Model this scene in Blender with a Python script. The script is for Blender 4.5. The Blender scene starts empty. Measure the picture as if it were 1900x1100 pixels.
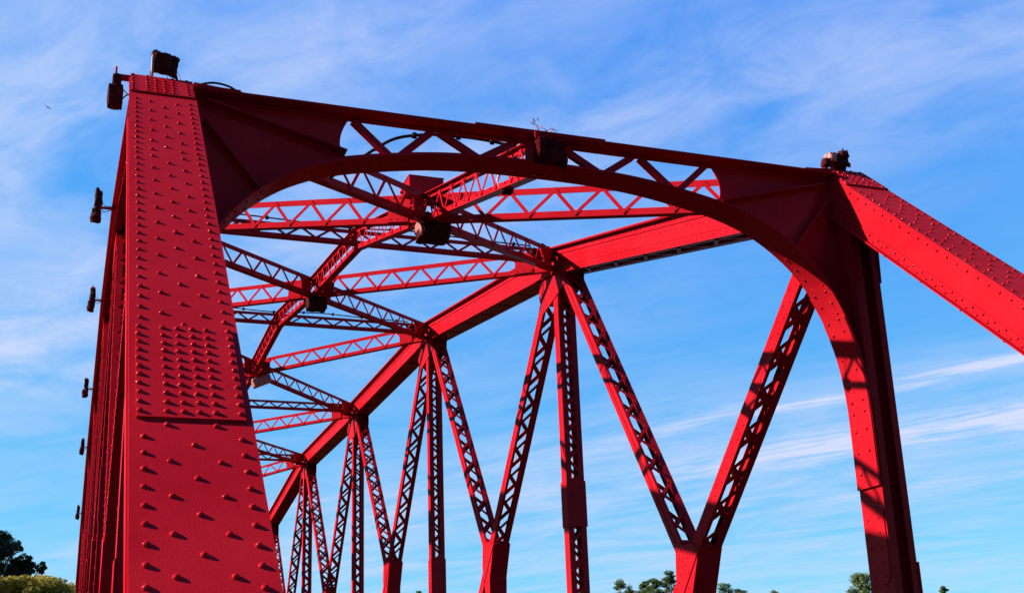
import bpy, bmesh, math, random
from mathutils import Vector, Matrix, noise
R = random.Random(7)
C = bpy.context.scene.collection
V = Vector

# ------------------------------------------------------------------ basics
W, L = 7.108, 7.8                      # truss spacing, panel length
ZU = [0.0, 7.242, 9.286, 10.344, 10.30, 10.344, 9.286, 7.242, 0.0]   # upper joints
HX = 0.156                             # half distance between the two webs of a member
SUN = V((-1.0, 0.27, 0.65)).normalized()
GROUND = -5.0
CAM = V((-0.46487, -1.98272, 2.20098))

# ------------------------------------------------------------------ materials
def new_mat(name):
    m = bpy.data.materials.new(name); m.use_nodes = True
    nt = m.node_tree
    return m, nt, nt.nodes['Principled BSDF']

def mottled(name, col_a, col_b, scale, rough=0.5, bump=0.0, bump_scale=120.0, spec=0.5, coat=0.0, detail=6.0, metallic=0.0, drips=None):
    m, nt, b = new_mat(name)
    N = nt.nodes; Lk = nt.links
    tc = N.new('ShaderNodeTexCoord')
    nz = N.new('ShaderNodeTexNoise'); nz.inputs['Scale'].default_value = scale; nz.inputs['Detail'].default_value = detail
    nz.inputs['Roughness'].default_value = 0.62
    Lk.new(tc.outputs['Object'], nz.inputs['Vector'])
    rp = N.new('ShaderNodeValToRGB')
    rp.color_ramp.elements[0].position = 0.33; rp.color_ramp.elements[1].position = 0.68
    rp.color_ramp.elements[0].color = (*col_a, 1); rp.color_ramp.elements[1].color = (*col_b, 1)
    Lk.new(nz.outputs['Fac'], rp.inputs['Fac'])
    out = rp.outputs['Color']
    if drips:
        mp = N.new('ShaderNodeMapping'); mp.inputs['Scale'].default_value = (9, 9, 0.7)
        Lk.new(tc.outputs['Object'], mp.inputs['Vector'])
        n2 = N.new('ShaderNodeTexNoise'); n2.inputs['Scale'].default_value = 1.6; n2.inputs['Detail'].default_value = 9
        Lk.new(mp.outputs['Vector'], n2.inputs['Vector'])
        r2 = N.new('ShaderNodeValToRGB'); r2.color_ramp.elements[0].position = 0.60; r2.color_ramp.elements[1].position = 0.78
        r2.color_ramp.elements[0].color = (0, 0, 0, 1); r2.color_ramp.elements[1].color = (0.55, 0.55, 0.55, 1)
        Lk.new(n2.outputs['Fac'], r2.inputs['Fac'])
        mx = N.new('ShaderNodeMix'); mx.data_type = 'RGBA'
        Lk.new(r2.outputs['Color'], mx.inputs['Factor']); Lk.new(out, mx.inputs['A'])
        mx.inputs['B'].default_value = (*drips, 1)
        out = mx.outputs['Result']
    Lk.new(out, b.inputs['Base Color'])
    b.inputs['Roughness'].default_value = rough
    b.inputs['Specular IOR Level'].default_value = spec
    b.inputs['Coat Weight'].default_value = coat
    b.inputs['Coat Roughness'].default_value = 0.11
    b.inputs['Metallic'].default_value = metallic
    if bump:
        n3 = N.new('ShaderNodeTexNoise'); n3.inputs['Scale'].default_value = bump_scale; n3.inputs['Detail'].default_value = 3
        Lk.new(tc.outputs['Object'], n3.inputs['Vector'])
        bp = N.new('ShaderNodeBump'); bp.inputs['Strength'].default_value = bump; bp.inputs['Distance'].default_value = 0.004
        Lk.new(n3.outputs['Fac'], bp.inputs['Height']); Lk.new(bp.outputs['Normal'], b.inputs['Normal'])
    return m

RED = mottled('red_paint', (0.240, 0.0035, 0.0075), (0.290, 0.006, 0.011), 1.7, rough=0.34, bump=0.35, bump_scale=160, spec=0.0, coat=0.07, drips=(0.13, 0.004, 0.006))
BAG = mottled('dark_wrapping', (0.016, 0.002, 0.002), (0.060, 0.008, 0.008), 14, rough=0.7, bump=0.8, bump_scale=30, spec=0.02)
REDBAG = mottled('red_wrapping', (0.018, 0.001, 0.002), (0.075, 0.006, 0.008), 9, rough=0.75, bump=1.0, bump_scale=26, spec=0.0)
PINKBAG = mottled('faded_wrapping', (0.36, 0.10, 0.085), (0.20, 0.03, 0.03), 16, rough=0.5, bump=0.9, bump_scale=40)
CABLE = mottled('black_cable', (0.006, 0.004, 0.004), (0.015, 0.009, 0.009), 8, rough=0.6, spec=0.08)
WIRE = mottled('pale_wire', (0.55, 0.50, 0.50), (0.7, 0.6, 0.6), 8, rough=0.5)
BIRDM = mottled('dark_feathers', (0.01, 0.012, 0.02), (0.03, 0.03, 0.04), 30, rough=0.8)
DRYWEED = mottled('dry_stems', (0.34, 0.12, 0.12), (0.48, 0.24, 0.20), 30, rough=0.8)
ASPHALT = mottled('asphalt', (0.03, 0.03, 0.031), (0.05, 0.048, 0.046), 30, rough=1.0, bump=0.5, spec=0.05)
CONC = mottled('concrete', (0.26, 0.25, 0.23), (0.36, 0.345, 0.32), 3, rough=0.9, bump=0.4)
EARTH = mottled('grassy_earth', (0.02, 0.035, 0.010), (0.05, 0.06, 0.02), 0.35, rough=1.0, spec=0.03)
BARK = mottled('bark', (0.12, 0.09, 0.06), (0.22, 0.18, 0.13), 6, rough=0.9, bump=0.6, bump_scale=20)

def leaf_mat(name, a, b, scale, trans=0.25):
    m, nt, p = new_mat(name)
    N = nt.nodes; Lk = nt.links
    tc = N.new('ShaderNodeTexCoord')
    nz = N.new('ShaderNodeTexNoise'); nz.inputs['Scale'].default_value = scale; nz.inputs['Detail'].default_value = 4
    Lk.new(tc.outputs['Object'], nz.inputs['Vector'])
    rp = N.new('ShaderNodeValToRGB'); rp.color_ramp.elements[0].position = 0.36; rp.color_ramp.elements[1].position = 0.64
    rp.color_ramp.elements[0].color = (*a, 1); rp.color_ramp.elements[1].color = (*b, 1)
    Lk.new(nz.outputs['Fac'], rp.inputs['Fac']); Lk.new(rp.outputs['Color'], p.inputs['Base Color'])
    p.inputs['Roughness'].default_value = 0.6; p.inputs['Specular IOR Level'].default_value = 0.12
    tr = N.new('ShaderNodeBsdfTranslucent'); Lk.new(rp.outputs['Color'], tr.inputs['Color'])
    mx = N.new('ShaderNodeMixShader'); mx.inputs['Fac'].default_value = trans
    Lk.new(p.outputs['BSDF'], mx.inputs[1]); Lk.new(tr.outputs['BSDF'], mx.inputs[2])
    Lk.new(mx.outputs['Shader'], N['Material Output'].inputs['Surface'])
    return m
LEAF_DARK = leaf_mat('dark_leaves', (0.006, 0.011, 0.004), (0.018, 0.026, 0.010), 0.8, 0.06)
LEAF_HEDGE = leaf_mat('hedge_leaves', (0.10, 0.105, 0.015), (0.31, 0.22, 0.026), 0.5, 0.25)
LEAF_TREE = leaf_mat('tree_leaves', (0.04, 0.07, 0.022), (0.11, 0.14, 0.045), 0.5, 0.22)

# ------------------------------------------------------------------ mesh builder
class MB:
    def __init__(s): s.v = []; s.f = []; s.sm = []
    def add(s, vs, fs, smooth=False):
        k = len(s.v); s.v += [tuple(v) for v in vs]
        s.f += [tuple(i + k for i in f) for f in fs]; s.sm += [smooth] * len(fs)
    def hexa(s, p): # p: 8 points, bottom ring then top ring
        s.add(p, [(3, 2, 1, 0), (4, 5, 6, 7), (0, 1, 5, 4), (1, 2, 6, 5), (2, 3, 7, 6), (3, 0, 4, 7)])
    def fbox(s, F, x, y, z):
        o, ex, ey, ez = F
        P = [o + ex * a + ey * b + ez * c for c in z for a, b in ((x[0], y[0]), (x[1], y[0]), (x[1], y[1]), (x[0], y[1]))]
        s.hexa(P)
    def bar(s, A, B, side, wd, nrm, th):
        a = side * (wd / 2); n = nrm * (th / 2)
        s.hexa([A - a - n, A + a - n, A + a + n, A - a + n, B - a - n, B + a - n, B + a + n, B - a + n])
    def prism(s, pts, ext):
        n = len(pts)
        s.add([V(p) for p in pts] + [V(p) + ext for p in pts],
              [tuple(range(n - 1, -1, -1)), tuple(range(n, 2 * n))] + [(i, (i + 1) % n, n + (i + 1) % n, n + i) for i in range(n)])
    def strip(s, quads_a, quads_b, th):      # curved plate: two rows of points, thickness vectors
        n = len(quads_a)
        P = quads_a + quads_b + [a + t for a, t in zip(quads_a, th)] + [b + t for b, t in zip(quads_b, th)]
        F = []
        for i in range(n - 1):
            F += [(i, i + 1, n + i + 1, n + i), (2 * n + i, 3 * n + i, 3 * n + i + 1, 2 * n + i + 1),
                  (i, 2 * n + i, 2 * n + i + 1, i + 1), (n + i, n + i + 1, 3 * n + i + 1, 3 * n + i)]
        F += [(0, n, 3 * n, 2 * n), (n - 1, 3 * n - 1, 4 * n - 1, 2 * n - 1)]
        s.add(P, F)
    def rivet(s, p, n, r=0.017, h=0.015, seg=8, rings=3):
        n = n.normalized(); a = n.orthogonal().normalized(); b = n.cross(a)
        vs = []; fs = []
        q = R.uniform(0.93, 1.06); r *= q; h *= R.uniform(0.88, 1.08)
        p = p + a * R.uniform(-0.0025, 0.0025) + b * R.uniform(-0.0025, 0.0025)
        for k in range(rings):
            t = k / rings * math.pi / 2
            rr = r * math.cos(t); hh = h * math.sin(t) - (0.002 if k == 0 else 0)
            for i in range(seg):
                q = 2 * math.pi * i / seg
                vs.append(p + a * (rr * math.cos(q)) + b * (rr * math.sin(q)) + n * hh)
        vs.append(p + n * h)
        for k in range(rings - 1):
            for i in range(seg):
                j = (i + 1) % seg
                fs.append((k * seg + i, k * seg + j, (k + 1) * seg + j, (k + 1) * seg + i))
        for i in range(seg): fs.append(((rings - 1) * seg + i, (rings - 1) * seg + (i + 1) % seg, rings * seg))
        s.add(vs, fs, True)
    def tube(s, pts, r, seg=8, taper=None):
        pts = [V(p) for p in pts]; n = len(pts); vs = []; fs = []
        up = None
        for i, p in enumerate(pts):
            d = (pts[min(i + 1, n - 1)] - pts[max(i - 1, 0)]).normalized()
            a = d.orthogonal().normalized() if up is None else (up - d * up.dot(d)).normalized()
            up = a; b = d.cross(a)
            rr = r if taper is None else r + (taper - r) * i / (n - 1)
            for k in range(seg):
                q = 2 * math.pi * k / seg
                vs.append(p + a * (rr * math.cos(q)) + b * (rr * math.sin(q)))
        for i in range(n - 1):
            for k in range(seg):
                j = (k + 1) % seg
                fs.append((i * seg + k, i * seg + j, (i + 1) * seg + j, (i + 1) * seg + k))
        fs.append(tuple(range(seg - 1, -1, -1))); fs.append(tuple((n - 1) * seg + k for k in range(seg)))
        s.add(vs, fs, True)
    def blob(s, c, size, amp=0.12, freq=9.0, seed=0.0, n=9, square=0.6, tilt=None, smooth=True):
        # lumpy wrapped box: a rounded cube pushed about by noise
        M = tilt or Matrix.Identity(3)
        idx = {}; vs = []; fs = []
        def vert(p):
            k = (round(p[0], 4), round(p[1], 4), round(p[2], 4))
            if k not in idx:
                q = V(p); sp = q.normalized()
                q2 = q * square + sp * (1 - square) * 1.15
                d = noise.noise(q * freq * 0.25 + V((seed, seed * 2, 0))) * amp * 2 + noise.noise(q * freq + V((0, seed, seed))) * amp
                q2 *= 1 + d
                idx[k] = len(vs)
                vs.append(V(c) + M @ V((q2.x * size[0] / 2, q2.y * size[1] / 2, q2.z * size[2] / 2)))
            return idx[k]
        for ax in range(3):
            for sg in (-1, 1):
                for i in range(n):
                    for j in range(n):
                        q = []
                        for (u, w) in ((i, j), (i + 1, j), (i + 1, j + 1), (i, j + 1)):
                            p = [0, 0, 0]; p[ax] = sg; p[(ax + 1) % 3] = -1 + 2 * u / n; p[(ax + 2) % 3] = -1 + 2 * w / n
                            q.append(vert(p))
                        fs.append(tuple(q) if sg > 0 else tuple(reversed(q)))
        s.add(vs, fs, smooth)
    def build(s, name, mat, parent=None, **props):
        me = bpy.data.meshes.new(name); me.from_pydata([tuple(v) for v in s.v], [], s.f)
        me.polygons.foreach_set('use_smooth', s.sm)
        if 'leaves' not in mat.name:
            bm = bmesh.new(); bm.from_mesh(me); bmesh.ops.recalc_face_normals(bm, faces=bm.faces); bm.to_mesh(me); bm.free()
        me.materials.append(mat); me.update()
        o = bpy.data.objects.new(name, me); C.objects.link(o)
        if parent:
            o.parent = parent
            if parent.get('_at'): pass
        for k, v in props.items(): o[k] = v
        return o

def thing(name, label, cat, loc=(0, 0, 0), group=None):
    o = bpy.data.objects.new(name, None); C.objects.link(o); o.location = loc
    o.empty_display_size = 0.3
    o['label'] = label; o['category'] = cat
    if group: o['group'] = group
    return o
def tag(o, label, cat, group=None):
    o['label'] = label; o['category'] = cat
    if group: o['group'] = group
    return o

X1, Y1, Z1 = V((1, 0, 0)), V((0, 1, 0)), V((0, 0, 1))
def frame(A, B, ex=X1):
    A = V(A); B = V(B); ez = (B - A).normalized()
    ex = (ex - ez * ex.dot(ez)).normalized(); ey = ez.cross(ex)
    return (A, ex, ey, ez), (B - A).length
def U(i, x): return V((x, i * L, ZU[i]))
def lift(p, ext): return p

# ------------------------------------------------------------------ the bridge
bridge = thing('truss_bridge', 'red riveted steel truss bridge with an arched portal and laced members', 'bridge', (0, 0, 0))

def rivet_row(mb, F, x, y, nrm, z0, z1, pitch, r=0.016, h=0.013, seg=6, rings=2):
    o, ex, ey, ez = F
    k = 0; n = int((z1 - z0) / pitch)
    for i in range(n + 1):
        mb.rivet(o + ex * x + ey * y + ez * (z0 + i * pitch), nrm, r, h, seg, rings)

# ---- inclined end posts: cover plate, two webs with angles, splice plates
AI = math.atan2(ZU[1], L)
def end_post(xc, left):
    A = V((xc + (0.010 if left else 0.0), -0.86, -0.80)); B = V((xc, L, ZU[1]))
    F, ln = frame(A, B)                       # ey is the outward (upward) normal side
    o, ex, ey, ez = F
    if ey.z < 0: ey = -ey; F = (o, ex, ey, ez)
    t0 = 1.174                                 # distance of local start before the reference origin
    D = 0.1887
    top = ln + 0.19
    face = D
    web = MB()
    for sx in (-1, 1):
        a, b = sorted((sx * 0.245, sx * 0.257)); web.fbox(F, (a, b), (-D + 0.012, D - 0.031), (0, ln + 0.05))
        a, b = sorted((sx * 0.257, sx * 0.267)); web.fbox(F, (a, b), (D - 0.115, D - 0.018), (0, ln + 0.10))
        a, b = sorted((sx * 0.257, sx * 0.267)); web.fbox(F, (a, b), (-D, -D + 0.10), (0, ln + 0.05))
        if (sx > 0) == left: a, b = sorted((sx * 0.269, sx * 0.315)); web.fbox(F, (a, b), (-D, -D + 0.012), (0, ln - 0.25))
        a, b = sorted((sx * 0.13, sx * 0.245)); web.fbox(F, (a, b), (-D, -D + 0.011), (0, ln - 0.25))
    mb = MB()
    mb.fbox(F, (-0.275, 0.275), (D - 0.0165, D), (0, top))
    seg, rg = (10, 4) if left else (8, 3)
    def rv(x, t, y=face): mb.rivet(o + ex * x + ey * y + ez * (t + t0), ey, 0.0165, 0.0150, seg, rg)
    # regular field below the lap, then above it
    def field(ta, tb, first_inner):
        t = ta; k = 0
        while t < tb:
            rv(-0.218, t); rv(0.213, t)
            k += 1; t += 0.1325
        t = first_inner
        while t < tb - 0.03:
            rv(-0.107, t); rv(0.105, t)
            if t + 0.133 < tb - 0.02: rv(0.0, t + 0.133)
            t += 0.2665
    for k in range(44):
        rv(-0.213, 4.70 - 0.1327 * k); rv(0.213, 4.70 - 0.1327 * k)
    rv(-0.107, 4.808); rv(0.107, 4.808)
    for k in range(21):
        rv(-0.106, 4.505 - 0.2665 * k); rv(0.107, 4.505 - 0.2665 * k); rv(0.0, 4.639 - 0.2672 * k)
    field(5.91, 8.72, 5.975); field(8.79, 10.22, 9.005)
    rv(0.0, 5.845); rv(0.0, 7.163); rv(-0.112, 8.794); rv(0.097, 8.797); rv(-0.007, 8.882)
    cover = mb.build('cover_plate', RED, None)
    sp = MB()                                  # lap plate with the dense rivet group
    sp.fbox(F, (-0.242, 0.242), (D - 0.0005, D + 0.014), (4.855 + t0, 5.812 + t0))
    for i in range(11):
        t = 5.77 - i * 0.0865
        for x in (-0.228, -0.108, -0.036, 0.036, 0.108, 0.222):
            sp.rivet(o + ex * x + ey * (D + 0.014) + ez * (t + t0), ey, 0.0165, 0.0150, seg, rg)
    sp2 = MB()                                 # head plate at the hip
    sp2.fbox(F, (-0.262, 0.262), (D - 0.0005, D + 0.015), (10.315 + t0, top + 0.002))
    for i, t in enumerate((10.36, 10.448, 10.535, 10.625, 10.715, 10.808)):
        for x in (-0.241, -0.122, -0.05, 0.022, 0.092, 0.213):
            if i == 5 and x in (-0.05, 0.022): continue
            sp2.rivet(o + ex * x + ey * (D + 0.015) + ez * (t + t0), ey, 0.0150, 0.0145, seg, rg)
    # rivets on the inward faces of the webs
    sx = 1 if left else -1
    nr = ex * sx
    for sxx in ((1,) if left else (-1,)):
        nr = ex * sxx
        rivet_row(web, F, sxx * 0.267, D - 0.055, nr, 3.0, ln - 0.25, 0.155, 0.016, 0.013, 8, 3)
        rivet_row(web, F, sxx * 0.267, -D + 0.035, nr, 3.0, ln - 0.6, 0.155, 0.014, 0.012, 8, 3)
        rivet_row(web, F, sxx * 0.267, -D + 0.075, nr, 3.08, ln - 0.6, 0.155, 0.014, 0.012, 8, 3)
        rivet_row(web, F, sxx * 0.315, -D + 0.006, nr, 3.0, ln - 0.6, 0.62, 0.012, 0.010, 6, 2)
    ep = web.build('end_post', RED, bridge)
    cover.parent = ep
    sp.build('splice_plate', RED, ep); sp2.build('splice_plate', RED, ep)
    lc = MB(); zig(lc, F, -0.19, 0.19, -D - 0.006, 0.3, ln - 0.3, 0.62, 0.06, 0.01)
    lc.build('lacing', RED, ep)

def zig(mb, F, x0, x1, y, z0, z1, pitch, wd=0.05, th=0.01, axis='x', rv=True):
    # zigzag bars lying in the plane (ex, ez) at ey = y, or in (ey, ez) at ex = y
    o, ex, ey, ez = F
    if axis == 'x': a, n = ex, ey
    else: a, n = ey, ex
    k = max(1, int(round((z1 - z0) / (pitch / 2)))); st = (z1 - z0) / k
    for i in range(k):
        p = o + n * y + ez * (z0 + i * st) + a * (x0 if i % 2 == 0 else x1)
        q = o + n * y + ez * (z0 + (i + 1) * st) + a * (x1 if i % 2 == 0 else x0)
        d = (q - p).normalized()
        off = n * (0.0035 if i % 2 else -0.0035) * 1.0
        mb.bar(p - d * 0.02 + off, q + d * 0.02 + off, d.cross(n).normalized(), wd, n, th * 0.6)

end_post(0.0, True); end_post(W, False)

# ---- top chords, one built-up box per panel
def top_chord(i, xc):
    A, B = U(i, xc), U(i + 1, xc)
    F, ln = frame(A, B); o, ex, ey, ez = F
    if ey.z < 0: ey = -ey; F = (o, ex, ey, ez)
    e0, e1 = -0.02, ln + 0.02
    mb = MB()
    for s in (-1, 1):
        def bx(xa, xb, y, z=(e0, e1)):
            a, b = sorted((s * xa, s * xb)); mb.fbox(F, (a, b), y, z)
        bx(0.144, 0.156, (-0.223, 0.198))
        bx(0.156, 0.168, (0.10, 0.198))           # top angle, standing leg
        bx(0.156, 0.168, (-0.223, -0.125))        # bottom angle, standing leg
        bx(0.02 + 0.11, 0.245, (0.199, 0.211))    # top angle, lying leg
        bx(0.10, 0.215, (-0.236, -0.224))         # bottom angle, lying leg
        inward = (s > 0) == (xc < W / 2)
        if i in (1, 2, 3) and (inward):
            n = ex * s
            p = 0.155 if i < 3 else 0.3
            rivet_row(mb, F, s * 0.168, 0.150, n, 0.5, ln - 0.5, p, 0.014, 0.011, 6, 2)
            rivet_row(mb, F, s * 0.168, -0.175, n, 0.5, ln - 0.5, p, 0.014, 0.011, 6, 2)
            rivet_row(mb, F, s * 0.156, 0.03, n, 0.5, ln - 0.5, p, 0.013, 0.010, 6, 2)
            if i > 1: rivet_row(mb, F, s * 0.156, -0.05, n, 0.58, ln - 0.5, p, 0.013, 0.010, 6, 2)
        elif xc < 1 and s < 0:
            rivet_row(mb, F, s * 0.168, 0.150, ex * s, 0.5, ln - 0.5, 0.31, 0.015, 0.012, 6, 2)
            rivet_row(mb, F, s * 0.168, -0.175, ex * s, 0.5, ln - 0.5, 0.31, 0.015, 0.012, 6, 2)
    if i == 1:                                      # long splice strip on the web
        s = 1 if xc < W / 2 else -1
        a, b = sorted((s * 0.156, s * 0.161)); mb.fbox(F, (a, b), (-0.115, 0.012), (0.2, ln - 0.2))
    ch = mb.build('top_chord', RED, bridge)
    cp = MB(); cp.fbox(F, (-0.25, 0.25), (0.2115, 0.2265), (e0 - 0.02 + (0.22 if i == 1 else 0), e1 + 0.02 - (0.22 if i == 6 else 0)))
    cp.build('cover_plate', RED, ch)
    lc = MB()
    if i == 1: zig(lc, F, -0.14, 0.14, -0.241, 0.45, ln - 0.45, 1.02, 0.055, 0.010)
    else:
        n = int((ln - 1.3) / 0.95); st = (ln - 1.3) / n
        for q in range(n): lc.fbox(F, (-0.19, 0.19), (-0.2465, -0.2365), (0.65 + q * st + 0.05, 0.65 + (q + 1) * st - 0.05))
    for z in (0.2, ln - 0.5): lc.fbox(F, (-0.2, 0.2), (-0.2475, -0.2365), (z, z + 0.34))
    lc.build('lacing', RED, ch)
for xc in (0.0, W):
    for i in range(1, 7): top_chord(i, xc)
    # plain bottom chord below the picture
    F, ln = frame((xc, -0.9, -0.8), (xc, 8 * L + 0.9, -0.8))
    mb = MB()
    for s in (-1, 1):
        a, b = sorted((s * 0.144, s * 0.16)); mb.fbox(F, (a, b), (-0.22, 0.22), (0, ln))
        for y in (-0.22, 0.208):
            a, b = sorted((s * 0.161, s * 0.24)); mb.fbox(F, (a, b), (y, y + 0.012), (0, ln))
    mb.build('bottom_chord', RED, bridge)

# ---- laced posts and diagonals
def laced(name, A, B, w, pitch, fl, z0=0.3, z1=0.3, split=False, rivets=0, inner=-1, lw=0.05, ends=0.34, hx=HX):
    F, ln = frame(A, B); o, ex, ey, ez = F
    mb = MB()
    for s in (-1, 1):
        a, b = sorted((s * (hx - 0.011), s * hx))
        if split:
            mb.fbox(F, (a, b), (-w / 2, -0.008), (0, ln)); mb.fbox(F, (a, b), (0.008, w / 2), (0, ln))
            a2, b2 = sorted((s * (hx - 0.03), s * (hx - 0.012))); mb.fbox(F, (a2, b2), (-0.05, 0.05), (0, ln))
        else:
            mb.fbox(F, (a, b), (-w / 2, w / 2), (0, ln))
        for y in (-w / 2, w / 2 - 0.011):
            wide = name == 'diagonal_brace' and s * inner < 0 and ey.y * (y + 0.005) < 0  # outer flange widened so its dark face hides the sunlit web behind
            a, b = sorted((s * (hx - 0.012), s * (hx - 0.012 - (0.078 if wide else fl)))); mb.fbox(F, (a, b), (y, y + 0.011), (0, ln))
    if inner == 1 and A[0] < 1:
        for y in (-w * 0.3, w * 0.3): rivet_row(mb, F, -hx, y, -ex, 0.5, ln - 0.4, 0.22, 0.016, 0.013, 6, 2)
    if rivets:
        for y, ph in ((-w * 0.22, 0.0), (w * 0.22, rivets * 0.5)):
            rivet_row(mb, F, inner * hx, y, ex * inner, 0.9 + ph, ln - 0.6, rivets, 0.0135, 0.011, 6, 2)
    m = mb.build(name, RED, bridge)
    xr = hx - 0.045
    for y in (-w / 2 - 0.008, w / 2 + 0.008):
        lc = MB()
        zig(lc, F, -xr, xr, y, z0 + ends, ln - z1 - ends, pitch, lw * (1.5 if y < 0 and name == 'diagonal_brace' else 1.0), 0.012)  # back bars of diagonals widened to throw more shade on the far web
        for za, zb in ((z0, z0 + ends), (ln - z1 - ends, ln - z1)):
            if ends > 0.05: lc.fbox(F, (-hx + 0.02, hx - 0.02), (y - 0.005, y + 0.005), (za, zb + 0.0))
        lc.build('lacing', RED, m)
    return m, F, ln

ZB = 0.0
for xc in (0.0, W):
    inn = 1 if xc < W / 2 else -1
    near = xc > 1
    for i in range(2, 7):
        w = 0.20
        m, F, ln = laced('vertical_post', (xc, i * L, -0.6), (xc, i * L, ZU[i] - 0.2), w, 0.45, 0.085, 0.3, 0.25, False, 0, inn, 0.05)
        o, ex, ey, ez = F
        zc = {2: 5.11, 3: 4.75, 4: 4.6, 5: 4.75, 6: 5.11}[i] + 0.6
        sp = MB()
        sp.fbox(F, (-HX - 0.012, HX + 0.012), (-w / 2 - 0.022, w / 2 + 0.022), (zc - 0.37, zc + 0.37))
        if near and i in (2, 3):
            for k in range(8):
                for y in (-0.06, 0.0, 0.06): sp.rivet(o + ex * (inn * (HX + 0.012)) + ey * y + ez * (zc - 0.32 + k * 0.09), ex * inn, 0.013, 0.010, 6, 2)
        sp.build('splice_plate', RED, m)
    for i in range(1, 7):
        up = i < 4                                # near half: long diagonal U(i) - L(i+1), short one from U(i+1)
        a, b = (i, i + 1) if up else (i + 1, i)
        ym = (i + 0.5) * L; dz = (ZU[a] + 0.10 - ZB) / 2 + ZB
        Mx = V((xc, ym, dz))
        sg = 1 if up else -1
        rv = 0.21 if near and i in (1, 2) else 0
        laced('diagonal_brace', U(a, xc) + V((0, 0, 0.10)), V((xc, b * L, ZB)), 0.205, 0.56, 0.035, 0.55, 0.3, False, rv, inn)
        laced('diagonal_brace', U(b, xc) + V((0, 0, 0.14)), Mx, 0.19, 0.54, 0.028, 0.5, 0.05, True, 0, inn, hx=HX - 0.003)
        laced('short_post', Mx, V((xc, ym, -0.6)), 0.16, 0.42, 0.03, 0.6, 0.3, False, 0, inn, hx=HX - 0.006, ends=0.1)
        # node where they meet
        g = MB(); dz -= 0.10
        pr = [(0.22, 0.44), (0.27, -0.05), (0.15, -0.62), (-0.09, -0.62), (-0.12, -0.25), (-0.38, 0.33), (-0.22, 0.41), (-0.02, 0.40)]
        pts = [V((xc - HX - 0.012, ym + sg * p, dz + q)) for p, q in pr]
        g.prism(pts if sg > 0 else pts[::-1], V((2 * HX + 0.024, 0, 0)))
        if near and i in (1, 2, 3):
            for k in range(9):
                for c in range(3):
                    yy = 0.19 - c * 0.10 - 0.012 * k + (0.04 if k % 2 else 0); zz = 0.33 - k * 0.095
                    if abs(yy) < 0.3: g.rivet(V((xc + inn * (HX + 0.012), ym + sg * yy, dz + zz)), X1 * inn, 0.014, 0.011, 6, 2)
        gp = g.build('gusset_plate', RED, bridge)
        if near and i < 4:
            ov = MB(); xx = xc + inn * (HX + 0.0125)
            ov.prism([V((xx, ym + sg * p, dz + q)) for p, q in ((0.215, 0.43), (0.265, -0.05), (0.21, -0.34), (0.10, -0.22), (-0.36, 0.27), (-0.22, 0.405), (-0.02, 0.395))], V((inn * 0.012, 0, 0)))
            for k in range(5):
                for c in range(3):
                    yy = 0.18 - 0.11 * c - 0.05 * (k % 2); zz = 0.34 - 0.10 * k
                    if zz > -0.42 * yy - 0.02: ov.rivet(V((xx + inn * 0.012, ym + sg * yy, dz + zz)), X1 * inn, 0.015, 0.012, 6, 2)
            ov.build('splice_plate', RED, gp)
        # raised edge strip of the long diagonal across the node
        st = MB(); d = (V((xc, b * L, ZB)) - U(a, xc)).normalized(); n2 = d.cross(X1).normalized()
    # upper gusset plates, inside and outside the truss
    for i in range(2, 7):
        sg = 1 if i < 4 else -1
        if i == 4: poly = [(0.62, -0.1), (0.66, -0.5), (0.45, -0.82), (-0.45, -0.82), (-0.66, -0.5), (-0.62, -0.1)]
        else: poly = [(0.66, -0.08), (0.70, -0.48), (0.55, -0.78), (-0.50, -0.55), (-0.56, -0.20), (-0.1, 0.0)]
        for s in (-1, 1):
            g = MB(); x = xc + s * (HX + 0.001)
            pts = [V((x, i * L + sg * p, ZU[i] + q)) for p, q in poly]
            if sg * s < 0: pts = pts[::-1]
            g.prism(pts, V((s * 0.010, 0, 0)))
            if near and s < 0 and i in (2, 3, 4):
                for k in range(8):
                    for c in range(2): g.rivet(V((x - 0.010, i * L + sg * (0.58 - 0.10 * c - 0.01 * k), ZU[i] - 0.28 - k * 0.062)), -X1, 0.014, 0.011, 6, 2)
                for k in range(5): g.rivet(V((x - 0.010, i * L + sg * (0.05 - 0.015 * k), ZU[i] - 0.30 - k * 0.07)), -X1, 0.014, 0.011, 6, 2)
            g.build('gusset_plate', RED, bridge)
        # chord joint: filler plates between the two chord boxes
        j = MB()
        j.fbox((V((xc, i * L, ZU[i])), X1, Z1, Y1), (-0.172, 0.172), (-0.215, 0.185), (-0.10, 0.10))
        j.build('joint_block', RED, bridge)

# ---- hip posts and the arched portal frame in the plane of the first panel point
YN, YF, YW = 7.57, 7.93, 7.75
ARCH = [(0, 7.04), (0.6, 7.03), (1.1, 6.99), (1.6, 6.91), (2.0, 6.82), (2.3, 6.71), (2.55, 6.57), (2.8, 6.37), (2.98, 6.16), (3.12, 5.93), (3.22, 5.70), (3.30, 5.44), (3.35, 5.16), (3.375, 4.80), (3.375, 4.04)]
def arch_curve():
    pts = [V((W / 2 - u, 0, z)) for u, z in reversed(ARCH)] + [V((W / 2 + u, 0, z)) for u, z in ARCH[1:]]
    out = []                                   # Catmull-Rom refinement
    for i in range(len(pts) - 1):
        p0 = pts[max(i - 1, 0)]; p1 = pts[i]; p2 = pts[i + 1]; p3 = pts[min(i + 2, len(pts) - 1)]
        for k in range(4):
            t = k / 4
            out.append(0.5 * ((2 * p1) + (p2 - p0) * t + (2 * p0 - 5 * p1 + 4 * p2 - p3) * t * t + (3 * p1 - p0 - 3 * p2 + p3) * t ** 3))
    out.append(pts[-1]); return out
AC = arch_curve()
def arch_norm(i):
    d = (AC[min(i + 1, len(AC) - 1)] - AC[max(i - 1, 0)]).normalized()
    return V((-d.z, 0, d.x))                    # points up / outwards, away from the opening
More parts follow.
